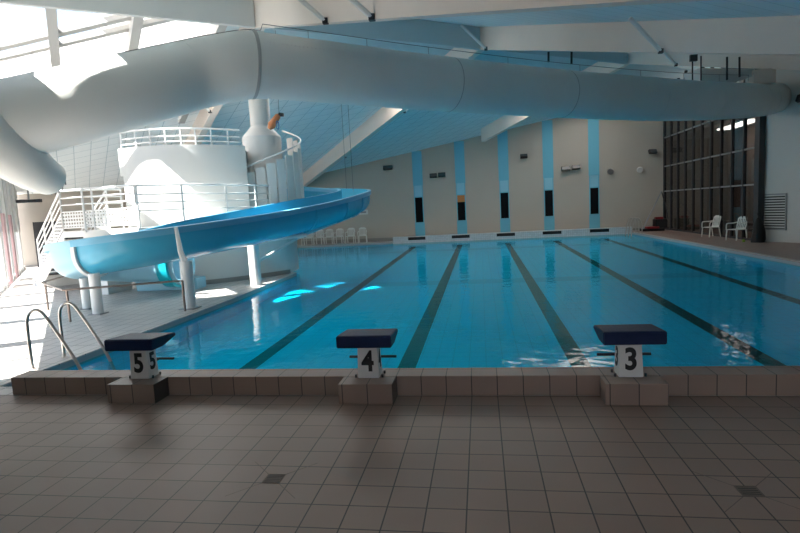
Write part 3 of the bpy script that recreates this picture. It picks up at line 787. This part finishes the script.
def seg_sweep(name, i0, i1, m, prof_f, parent=sl, base=SLo):
    bm = NB(); pts = path[i0:i1+1]; fr_ = frames(path)[i0:i1+1]; rings = []
    for k, (p, (t, s, u)) in enumerate(zip(pts, fr_)):
        s = Vector((s.x, s.y, 0)).normalized()
        rings.append([bm.verts.new(p-base+s*a+Vector((0, 0, b))) for a, b in prof_f((i0+k)/(SP-1))])
    n = len(rings[0])
    for a, b in zip(rings, rings[1:]):
        for i in range(n): bm.faces.new((a[i], a[(i+1) % n], b[(i+1) % n], b[i]))
    bm.faces.new(rings[0][::-1]); bm.faces.new(rings[-1])
    return obj(name, bm, m, parent, smooth=True)
lift = lambda t: .17*max(0, 1-abs(t-.36)/.22)
PALE0 = 56
seg_sweep('channel', 0, PALE0, SLIDEB, lambda t: uprof(.5, .78, .78+lift(t)))
seg_sweep('pale_channel', PALE0, SP-1, SLIDEP, lambda t: uprof(.5, .78, .78))
rim = lambda sx, H: [(sx*.49, H-.13), (sx*.585, H-.14), (sx*.60, H+.0), (sx*.55, H+.012), (sx*.49, H+.01)]
seg_sweep('rim', 0, PALE0, SLIDER, lambda t: rim(-1, .78)); seg_sweep('rim', 0, PALE0, SLIDER, lambda t: rim(1, .78+lift(t)))
seg_sweep('rim', PALE0, SP-1, SLIDEP, lambda t: rim(-1, .78)); seg_sweep('rim', PALE0, SP-1, SLIDEP, lambda t: rim(1, .78))
fs = frames(path)
def flange(i, m=SLIDEB, R=.54, w=.05, name='joint_flange'):
    bm = NB(); t, s, u = fs[i]; s = Vector((s.x, s.y, 0)).normalized(); rings = []
    for dt in (-w/2, w/2):
        c = path[i]-SLo+t*dt; r_ = []
        for k in range(17):
            a = math.pi+math.pi*k/16; r_.append((s*R*math.cos(a)+Vector((0, 0, .5+R*math.sin(a))), s*.505*math.cos(a)+Vector((0, 0, .5+.505*math.sin(a)))))
        r_ = [(s*-R+Vector((0, 0, .72)), s*-.505+Vector((0, 0, .72)))]+r_+[(s*R+Vector((0, 0, .72)), s*.505+Vector((0, 0, .72)))]
        rings.append([(bm.verts.new(c+x), bm.verts.new(c+y)) for x, y in r_])
    A, B_ = rings
    for k in range(len(A)-1):
        for f in ((A[k][0], A[k+1][0], B_[k+1][0], B_[k][0]), (A[k][1], B_[k][1], B_[k+1][1], A[k+1][1]), (A[k][0], A[k][1], A[k+1][1], A[k+1][0]), (B_[k][0], B_[k+1][0], B_[k+1][1], B_[k][1])): bm.faces.new(f)
    return obj(name, bm, m, sl, smooth=True)
for i in (18, 22, 26, 31): flange(i)
flange(PALE0, RAILW, .56, .1); flange(SP-3, TURQ, .58, .3, 'end_cradle')
# posts
def post(x, y, z1, r, parts=True):
    p = T('support_post', [Vector((x, y, 0))-SLo, Vector((x, y, z1))-SLo], r, RAILW, sl, 20)
    B('foot_plate', (x-SLo.x-r*1.3, x-SLo.x+r*1.3, y-SLo.y-r*1.3, y-SLo.y+r*1.3, 0, .02), GREYM, p); return p
p1 = post(-6.18, 5.0, 1.02, .13); p2 = post(-6.15, 8.35, 1.22, .15); post(-8.05, 4.62, .86, .11); post(-8.85, 5.3, .70, .10)
# bracket plate that climbs the face at the first post
bm = NB()
q0 = Vector((-6.18, 4.98, .95))-SLo; q1 = Vector((-6.42, 5.15, 1.72))-SLo
tube(bm, [q0, q0.lerp(q1, .35)+Vector((.0, -.06, 0)), q1], [.075, .055, .04], 6); obj('bracket', bm, RAILW, sl)
T('brace', [Vector((-6.1, 8.35, .62))-SLo, Vector((-5.35, 9.9, 1.2))-SLo, Vector((-4.75, 12.2, 1.66))-SLo], .045, RAILW, sl, 8)
T('brace', [Vector((-5.4, 9.7, 1.22))-SLo, Vector((-4.42, 12.6, 1.72))-SLo], .07, SLIDEP, sl, 8)
T('cross_arm', [Vector((-6.2, 8.35, 1.2))-SLo, Vector((-5.05, 9.6, 1.25))-SLo], .05, RAILW, sl, 8)
# suspension wires to the ceiling
for k, (i, lab) in enumerate(((14, 0), (20, 0))):
    p = path[i]+Vector((0, 0, .8)); top_ = Vector((p.x, p.y, roof1(p.x, p.y)-.02))
    T('suspension_wire', [p-SLo, top_-SLo], .008, CABLE, sl, 5)
# low turquoise slide exit behind
ex = empty('landing_tank', 'pale turquoise splash tank standing behind the slide posts', 'tank', (-8.9, 8.0, 0))
B('basin', [(-.5, 1.3, -.15, .35, 0, .32)], SLIDEP, ex, .03); B('end_panel', (.9, 1.2, -.22, -.16, .02, .62), TURQ, ex, .01); B('edge', (-.1, .9, -.2, -.15, .22, .34), TURQ, ex, .01)

# ------------------------------------------------------------------ steel guard rail on the left deck
gdr = empty('guard_rail', 'low brown steel guard rail around the foot of the slide', 'railing', (-8, 5, 0))
G0 = Vector(gdr.location)
gp = [(-10.7, 6.2), (-9.77, 5.5), (-8.05, 3.85), (-6.12, 4.72)]
T('top_bar', [Vector((x, y, .64))-G0 for x, y in [(-10.3, 6.4), (-9.85, 5.2), (-8.1, 3.8), (-6.1, 4.68)]], .022, STEELB, gdr, 8)
for x, y in ((-9.8, 5.25), (-8.05, 3.83), (-6.12, 4.7)):
    T('post', [Vector((x, y, 0))-G0, Vector((x, y, .64))-G0], .024, STEELB, gdr, 8)

# pool ladder rails, near left
def arch(y, lab, dx=0):
    t = empty('pool_handrail', lab, 'handrail', (-6.0, y, 0))
    pts = [(0, 0, 0), (0, 0, .5), (.01, 0, .66), (.05, 0, .75), (.12, 0, .79), (.19, 0, .77), (.26, 0, .68), (.42, 0, .38), (.58, 0, .05), (.70, 0, -.3)]
    pts = smoothpath([(a+dx*0, b+.18*a, c) for a, b, c in pts], 4)
    T('tube', pts, .021, STEEL, t, 12)
    bm = NB(); lathe(bm, [(.045, 0), (.045, .01), (.03, .015)], 0, 0, 16); obj('flange', bm, STEEL, t)
arch(.72, 'arched steel handrail nearest the coping at the left corner of the pool')
arch(1.28, 'arched steel handrail farther from the coping, behind its twin')
# far right ladder: three arches
lad = empty('pool_ladder', 'steel pool ladder arches at the far right corner of the pool', 'ladder', (7.77, 23.75, 0))
for k in range(3):
    y = -.55+k*.55
    pts = smoothpath([(.25, y, 0), (.22, y, .5), (.1, y, .78), (-.08, y, .74), (-.2, y, .4), (-.3, y, -.3)], 4)
    T('side_rail', pts, .024, STEEL, lad, 8)

# ------------------------------------------------------------------ starting blocks
def digits(txt, size, name, parent, mx, flip=False):
    cu = bpy.data.curves.new('glyph', 'FONT'); cu.body = txt; cu.size = size; cu.align_x = 'CENTER'; cu.align_y = 'CENTER'; cu.extrude = .0012; cu.offset = size*.032
    to = bpy.data.objects.new('glyph', cu); COL.objects.link(to)
    dg = bpy.context.evaluated_depsgraph_get(); dg.update()
    me = bpy.data.meshes.new_from_object(to.evaluated_get(dg)); bpy.data.objects.remove(to)
    me.materials.clear(); me.materials.append(INK)
    me.transform(mx)
    o = bpy.data.objects.new(name, me); COL.objects.link(o); o.parent = parent; return o
def block(k, num, lab):
    X = LX[k]
    pl = NB(); box(pl, X-.27, X+.27, -.525, -.276, 0, .199, bev=.006)
    tag(obj('block_plinth', pl, DECK), ['leftmost tiled plinth against the coping, lightest of the three', 'middle tiled plinth against the coping', 'rightmost tiled plinth against the coping, darkest of the three'][k], 'plinth')
    t = empty('starting_block', lab, 'starting block', (X+(-.01, .0, .0)[k], -.28, .2))
    bm = NB()
    vs = [bm.verts.new(v) for v in [(-.11, -.06, 0), (.11, -.06, 0), (.11, .12, 0), (-.11, .12, 0), (-.097, -.05, .36), (.097, -.05, .36), (.097, .11, .36), (-.097, .11, .36)]]
    for fc in [(0, 3, 2, 1), (4, 5, 6, 7), (0, 1, 5, 4), (1, 2, 6, 5), (2, 3, 7, 6), (3, 0, 4, 7)]: bm.faces.new([vs[i] for i in fc])
    bmesh.ops.bevel(bm, geom=list(bm.edges), offset=.006, segments=2, affect='EDGES')
    obj('pillar', bm, BLOCKW, t)
    bm = NB()
    pr = [(-.20, .345), (-.20, .455), (-.185, .466), (.24, .437), (.25, .425), (.25, .40), (.0, .345)]
    a = [bm.verts.new((-.272, y, z)) for y, z in pr]; b_ = [bm.verts.new((.272, y, z)) for y, z in pr]
    bm.faces.new(a[::-1]); bm.faces.new(b_)
    for i in range(len(pr)): bm.faces.new((a[i], a[(i+1) % 7], b_[(i+1) % 7], b_[i]))
    bmesh.ops.bevel(bm, geom=list(bm.edges), offset=.008, segments=2, affect='EDGES')
    obj('platform', bm, NAVY, t)
    T('grab_bar', [(-.25, .2, .15), (.25, .2, .15)], .014, DARK, t, 10)
    for sx in (-1, 1): T('bar_bracket', [(sx*.08, .1, .15), (sx*.08, .2, .15)], .012, DARK, t, 8)
    for sx in (-.135, .135):
        for yy in (-.03, .1): T('base_bolt', [(sx, yy, 0), (sx, yy, .03)], .011, DARK, t, 8)
    tilt = math.atan(.01/.36)
    digits(num, .285, 'front_number', t, Matrix.Translation((0, -.0585, .165)) @ Matrix.Rotation(-tilt, 4, 'X') @ Matrix.Rotation(math.pi/2, 4, 'X') @ Matrix.Diagonal((.84, 1, 1, 1)))
    sd_ = 1 if k < 2 else -1
    ax = .1065*sd_
    digits(num, .25, 'side_number', t, Matrix.Translation((ax, .03, .17)) @ Matrix.Rotation(-sd_*math.atan(.013/.36), 4, 'Y') @ Matrix.Rotation(sd_*math.pi/2, 4, 'Z') @ Matrix.Rotation(math.pi/2, 4, 'X') @ Matrix.Diagonal((.84, 1, 1, 1)))
block(0, '5', 'leftmost starting block, its platform the bluest, showing 5 on two faces beside the handrails')
block(1, '4', 'middle starting block with a near black navy platform, its pillar showing 4')
block(2, '3', 'rightmost starting block with a dark navy platform, its pillar showing 3')

# ------------------------------------------------------------------ chairs
def armchair(slats, lab, group=None):
    t = empty('plastic_armchair', lab, 'chair', (0, 0, 0), 0, group)
    # faces -Y
    bm = NB(); box(bm, -.23, .23, -.22, .22, .40, .43, bev=.012); obj('seat', bm, CHAIRW, t)
    bm = NB(); lean = Matrix.Translation((0, .2, .42)) @ Matrix.Rotation(math.radians(-14), 4, 'X')
    w0 = .22
    box(bm, -w0, -w0+.045, -.012, .012, 0, .42, lean); box(bm, w0-.045, w0, -.012, .012, 0, .42, lean); box(bm, -w0, w0, -.012, .012, .40, .44, lean); box(bm, -w0*.82, w0*.82, -.012, .012, .44, .475, lean); box(bm, -w0*.55, w0*.55, -.012, .012, .475, .5, lean); box(bm, -w0, w0, -.012, .012, 0, .07, lean)
    for i in range(slats):
        x = -w0+.07+(2*w0-.14)*(i+.5)/slats; box(bm, x-.02, x+.02, -.008, .008, .05, .42, lean)
    obj('backrest', bm, CHAIRW, t)
    for sx in (-1, 1):
        bm = NB(); tube(bm, smoothpath([(sx*.24, -.24, .40), (sx*.25, -.22, .62), (sx*.25, -.12, .655), (sx*.25, .1, .655), (sx*.235, .25, .68)], 4), .022, 8); obj('armrest', bm, CHAIRW, t, smooth=True)
        T('leg', [(sx*.24, -.21, .42), (sx*.245, -.25, 0)], .024, CHAIRW, t, 8); T('leg', [(sx*.23, .2, .42), (sx*.24, .27, 0)], .024, CHAIRW, t, 8)
    return t
ch = armchair(4, 'rightmost white plastic chair of the far left row, beyond the slide turn', 'white chairs on the far deck')
labs = ['white plastic chair second from the right in the far left row', 'white plastic chair third from the right in the far left row', 'white plastic chair fourth from the right in the far left row',
        'white plastic chair fifth from the right in the far left row', 'white plastic chair at the left of the far row, half behind the slide brace', 'leftmost white plastic chair of the far row, behind the slide brace']
spots = [(-7.0, 25.75), (-7.75, 25.8), (-8.45, 25.75), (-9.08, 25.8), (-9.7, 25.75), (-10.33, 25.8), (-10.95, 25.8)]
ch.location = (*spots[0], 0); ch.rotation_euler.z = .12
for i, (x, y) in enumerate(spots[1:]):
    c = copy_tree(ch); c.location = (x, y, 0); c.rotation_euler.z = random.uniform(-.06, .12); c['label'] = labs[i]
c = copy_tree(ch); c.location = (9.72, 19.3, 0); c.rotation_euler.z = math.radians(-75); c['label'] = 'white plastic armchair by the glazed wall, the farther of the two'; c['group'] = 'white chairs by the glazed wall'
c = copy_tree(ch); c.location = (9.78, 17.1, 0); c.rotation_euler.z = math.radians(-68); c['label'] = 'white plastic armchair by the glazed wall, the one beside the black bag'; c['group'] = 'white chairs by the glazed wall'

# black bag
bag = empty('black_bag', 'tall black cloth bag slumped against the dark post of the glazed wall', 'bag', (9.92, 15.72, 0))
bm = NB()
prof = [(.22, 0), (.235, .12), (.2, .4), (.16, .62), (.11, .8), (.04, .9)]
rings = []
for r, z in prof: rings.append([bm.verts.new((r*math.cos(a)*(1+.12*math.sin(3*a+z*6)), r*.8*math.sin(a)*(1+.1*math.cos(4*a+z*9)), z)) for a in [2*math.pi*i/20 for i in range(20)]])
for a, b_ in zip(rings, rings[1:]):
    for i in range(20): bm.faces.new((a[i], a[(i+1) % 20], b_[(i+1) % 20], b_[i]))
bm.faces.new(rings[0][::-1]); bm.faces.new(rings[-1]); obj('body', bm, BLACK, bag, smooth=True)
T('strap', [(0, 0, .88), (-.05, -.02, 1.05), (.02, 0, 1.15), (.08, 0, 1.0), (.05, 0, .85)], .015, BLACK, bag, 6)
gb = NB(); lathe(gb, [(.03, 0), (.05, .01), (.05, .06), (.02, .1)], 0, 0, 12); gb = obj('ball', gb, GREEN, None, True, loc=(9.6, 16.1, 0)); tag(gb, 'small green object on the floor beside the black bag', 'toy')

# lifting hoist with red seat near the corner
ho = empty('pool_hoist', 'dark and red pool lift with a slanting grey boom in the far right corner', 'pool lift', (9.3, 25.2, 0))
B('base', (-.75, .35, -.25, .35, 0, .14), BLACK, ho, .02); B('red_cover', (-.5, .1, -.2, .3, .14, .24), RED, ho, .02); B('motor', (-.05, .55, -.1, .5, .14, .62), BLACK, ho, .04)
B('red_cap', (-.02, .35, -.05, .3, .62, .74), RED, ho, .03)
T('boom', [(-.7, .0, .1), (.55, .9, 2.1)], .035, GREYM, ho, 8); T('stay', [(.55, .9, 2.1), (.65, .6, 1.4), (.7, .3, .6)], .03, DARK, ho, 8)

# louvred grille on the right wall
dW = (Vector((13.9, 8.4, 0))-Vector((10.18, 16.15, 0))).normalized(); nW = Vector((-dW.y, dW.x, 0))*-1
lv = empty('louvre_grille', 'large grey louvred air grille low on the right wall', 'grille', Vector((10.18, 16.15, 0))+dW*.56+Vector((0, 0, 1.08)))
if nW.x > 0: nW = -nW
def wbox(bm, s0, s1, z0, z1, n0, n1):
    vs = [bm.verts.new(dW*s+nW*n_+Vector((0, 0, z))) for z in (z0, z1) for s, n_ in ((s0, n0), (s1, n0), (s1, n1), (s0, n1))]
    for fc in [(0, 3, 2, 1), (4, 5, 6, 7), (0, 1, 5, 4), (1, 2, 6, 5), (2, 3, 7, 6), (3, 0, 4, 7)]: bm.faces.new([vs[i] for i in fc])
bm = NB()
for a in ((-.43, .43, -.65, -.6), (-.43, .43, .6, .65), (-.43, -.39, -.6, .6), (.39, .43, -.6, .6)): wbox(bm, *a, .0, .05)
obj('frame', bm, GREYM, lv)
bm = NB(); wbox(bm, -.39, .39, -.6, .6, .001, .008); obj('backing', bm, BLACK, lv)
for i in range(13):
    bm = NB(); z = -.57+i*.094; wbox(bm, -.39, .39, z, z+.045, .01, .045); obj('slat', bm, PALE, lv)

# ------------------------------------------------------------------ wall lights and small things
def flood(loc, lab, rz=0, w=.42, group=None, tilt=-25):
    t = empty('floodlight', lab, 'floodlight', loc, rz, group)
    mx = Matrix.Translation((0, -.2, 0)) @ Matrix.Rotation(math.radians(tilt), 4, 'X')
    bm = NB(); box(bm, -w/2, w/2, -.07, .07, -.12, .12, mx, bev=.015); obj('housing', bm, DARK, t)
    bm = NB(); box(bm, -w/2+.03, w/2-.03, -.078, -.068, -.09, .09, mx); obj('lens', bm, LAMPG, t)
    bm = NB(); box(bm, -.03, .03, -.2, 0, -.02, .02); box(bm, -.08, .08, -.012, 0, -.08, .08); obj('bracket', bm, DARK, t)
fl_ = 'floodlights on the end wall'
for (x, z, w_, lab) in ((-2.68, 3.72, .42, 'left floodlight of the pair between the two leftmost blue bands'), (-2.18, 3.74, .42, 'right floodlight of the pair between the two leftmost blue bands'),
                        (4.82, 3.66, .48, 'left floodlight of the pair between the two rightmost blue bands'), (5.38, 3.7, .46, 'right floodlight of the pair between the two rightmost blue bands')):
    flood((x, 26.5, z), lab, 0, w_, fl_)
flood((2.53, 26.5, 4.5), 'single grey floodlight high between the third and fourth blue bands', 0, .4, fl_, -40)
flood((-10.0, 26.4, 4.0), 'floodlight at the left end of the far wall beside the slide turn', 0, .45, fl_)
flood((-5.35, 26.5, 4.35), 'floodlight under the ceiling edge left of the first blue band', 0, .55, fl_)
flood((9.4, 26.5, 4.3), 'angled floodlight at the right end of the far wall next to the glazing', .3, .45, fl_)
p = Vector((10.18, 16.15, 0))+dW*1.7
flood((p.x, p.y, 4.85), 'large floodlight on the right wall beyond the end of the duct', math.radians(-64), .6)
for x, lab in ((7.25, 'round loudspeaker to the left on the far wall at the right'), (8.8, 'round loudspeaker nearer the glazing on the far wall')):
    t = empty('wall_speaker', lab, 'loudspeaker', (x, 26.5, 3.35)); bm = NB()
    tube(bm, [(0, 0, 0), (0, -.12, 0), (0, -.2, -.02)], [.1, .17, .15], 16); obj('shell', bm, GREYM if x < 8 else WHITE, t, smooth=True)
    B('bracket', (-.03, .12, -.06, 0, -.05, .05), DARK, t)
sg = empty('wall_sign', 'small white notice on the far wall above the chairs', 'sign', (-7.02, 26.49, 1.8))
B('board', (-.28, .28, -.02, 0, -.14, .14), WHITE, sg); B('print', (-.17, .17, -.024, -.02, -.05, .05), GREYM, sg)
# hanging brown lamp at far left
hl = empty('hanging_fan_light', 'dark angular light fitting under the ceiling at the far left', 'light', from_px(29, 201, 20))
bm = NB()
for a in (0, 1.2, 2.4): box(bm, -.4, .4, -.1, .1, -.05, .05, Matrix.Rotation(a*.35, 4, 'Z') @ Matrix.Rotation(.12, 4, 'X'))
obj('vanes', bm, DARK, hl); T('stem', [(0, 0, 0), (0, 0, .5)], .03, GREYM, hl, 6)
# orange float hung from the duct
of = empty('hanging_float', 'orange brown float with a dark cap and blue clip hanging beside the column', 'float', from_px(276, 122, 15.5))
a, b_ = from_px(269, 129, 15.5)-of.location, from_px(279, 114.5, 15.5)-of.location
T('body', [a, a.lerp(b_, .25), a.lerp(b_, .6), a.lerp(b_, .9), b_], [.05, .12, .10, .085, .04], ORANGE, of, 12)
T('cap', [b_, b_+Vector((.13, 0, -.02))], [.06, .05], BLACK, of, 10)
c_ = from_px(277.5, 125, 15.4)-of.location
T('clip', [c_+Vector((.04*math.cos(t_), 0, .12*math.sin(t_))) for t_ in [math.pi*2*i/12 for i in range(13)]], .014, BLUEC, of, 6)
T('cord', [b_, b_+Vector((.0, .3, 3.4))], .006, CABLE, of, 4)

# ------------------------------------------------------------------ outside
bm = NB(); box(bm, -120, 60, -60, 120, -.8, -.5); struct(obj('ground', bm, GROUND), 'paving outside the building')
bm = NB(); uvbox(bm, -16, -9, 30, 60, -.5, 7.2)
tag(obj('neighbouring_building', bm, WALLW), 'white building seen dimly through the skylight', 'building')

# ------------------------------------------------------------------ light
wd = bpy.data.worlds.new('sky'); S.world = wd; wd.use_nodes = True; nt = wd.node_tree
sky = nt.nodes.new('ShaderNodeTexSky'); sky.sky_type = 'NISHITA'; sky.sun_disc = False
SUN = Vector((.527, .366, -.766)).normalized()
sky.sun_elevation = math.asin(-SUN.z); sky.sun_rotation = math.atan2(-SUN.x, -SUN.y); sky.air_density = 1.0; sky.dust_density = .3
hs = nt.nodes.new('ShaderNodeHueSaturation'); hs.inputs['Saturation'].default_value = .75; nt.links.new(sky.outputs[0], hs.inputs['Color'])
bg = nt.nodes['Background']; nt.links.new(hs.outputs[0], bg.inputs[0]); bg.inputs[1].default_value = .095
sd_ = bpy.data.lights.new('sun', 'SUN'); sd_.energy = 6.5; sd_.angle = .0093; sd_.color = (1, .93, .85)
so = bpy.data.objects.new('sun', sd_); COL.objects.link(so); so.rotation_euler = SUN.to_track_quat('-Z', 'Y').to_euler(); so.location = (-20, -10, 30)
def portal(c, xdir, ydir, sx, sy):
    l = bpy.data.lights.new('daylight_portal', 'AREA'); l.shape = 'RECTANGLE'; l.size = sx; l.size_y = sy; l.cycles.is_portal = True
    o = bpy.data.objects.new('daylight_portal', l); COL.objects.link(o)
    x = xdir.normalized(); y = ydir.normalized(); z = x.cross(y)
    o.matrix_world = Matrix.Translation(c) @ Matrix((x, y, z)).transposed().to_4x4()
def down(x, y):
    return (x, y) if x.cross(y).z > 0 else (y, x)
n1 = Vector((NV.x, NV.y, roof1(NV.x, NV.y)-roof1(0, 0))); u1 = Vector((EU.x, EU.y, roof1(EU.x, EU.y)-roof1(0, 0)))
c = uv(-2.2, 13.2); portal(Vector((c.x, c.y, roof1(c.x, c.y)+.1)), u1, n1, 7.0, 8.2)
n2 = Vector((NV.x, NV.y, roof2(NV.x, NV.y)-roof2(0, 0))); u2 = Vector((EU.x, EU.y, roof2(EU.x, EU.y)-roof2(0, 0)))
portal(Vector((5.85, -9.05, 2.5)), Vector((1, 0, 0)), Vector((0, 0, 1)), 15.7, .9)
c = uv(WU-.2, 11.5); portal(Vector((c.x, c.y, 3.2)), Vector((0, 0, 1)), NV, 6.6, 31.5)

# ------------------------------------------------------------------ camera
F, yaw, pitch, roll, H, D0 = 536.37, .1539, -.1063, -.0519, 1.8678, 5.4542
f = Vector((-math.sin(yaw)*math.cos(pitch), math.cos(yaw)*math.cos(pitch), math.sin(pitch))); r = Vector((math.cos(yaw), math.sin(yaw), 0)); u = r.cross(f)
r2 = math.cos(roll)*r+math.sin(roll)*u; u2_ = -math.sin(roll)*r+math.cos(roll)*u
cam = bpy.data.cameras.new('camera'); cam.sensor_width = 36; cam.lens = F/800*36; cam.clip_start = .05; cam.clip_end = 500
co = bpy.data.objects.new('camera', cam); COL.objects.link(co)
co.matrix_world = Matrix.Translation((0, -D0, H)) @ Matrix((r2, u2_, -f)).transposed().to_4x4()
S.camera = co
S.view_settings.view_transform = 'Standard'; S.view_settings.look = 'None'; S.view_settings.gamma = 1; S.view_settings.exposure = 2.45; S.view_settings.use_curve_mapping = False
S.cycles.use_denoising = True; S.cycles.max_bounces = 10; S.cycles.diffuse_bounces = 6; S.cycles.glossy_bounces = 4; S.cycles.transmission_bounces = 6; S.cycles.transparent_max_bounces = 12
S.cycles.sample_clamp_indirect = 8; S.cycles.blur_glossy = .5
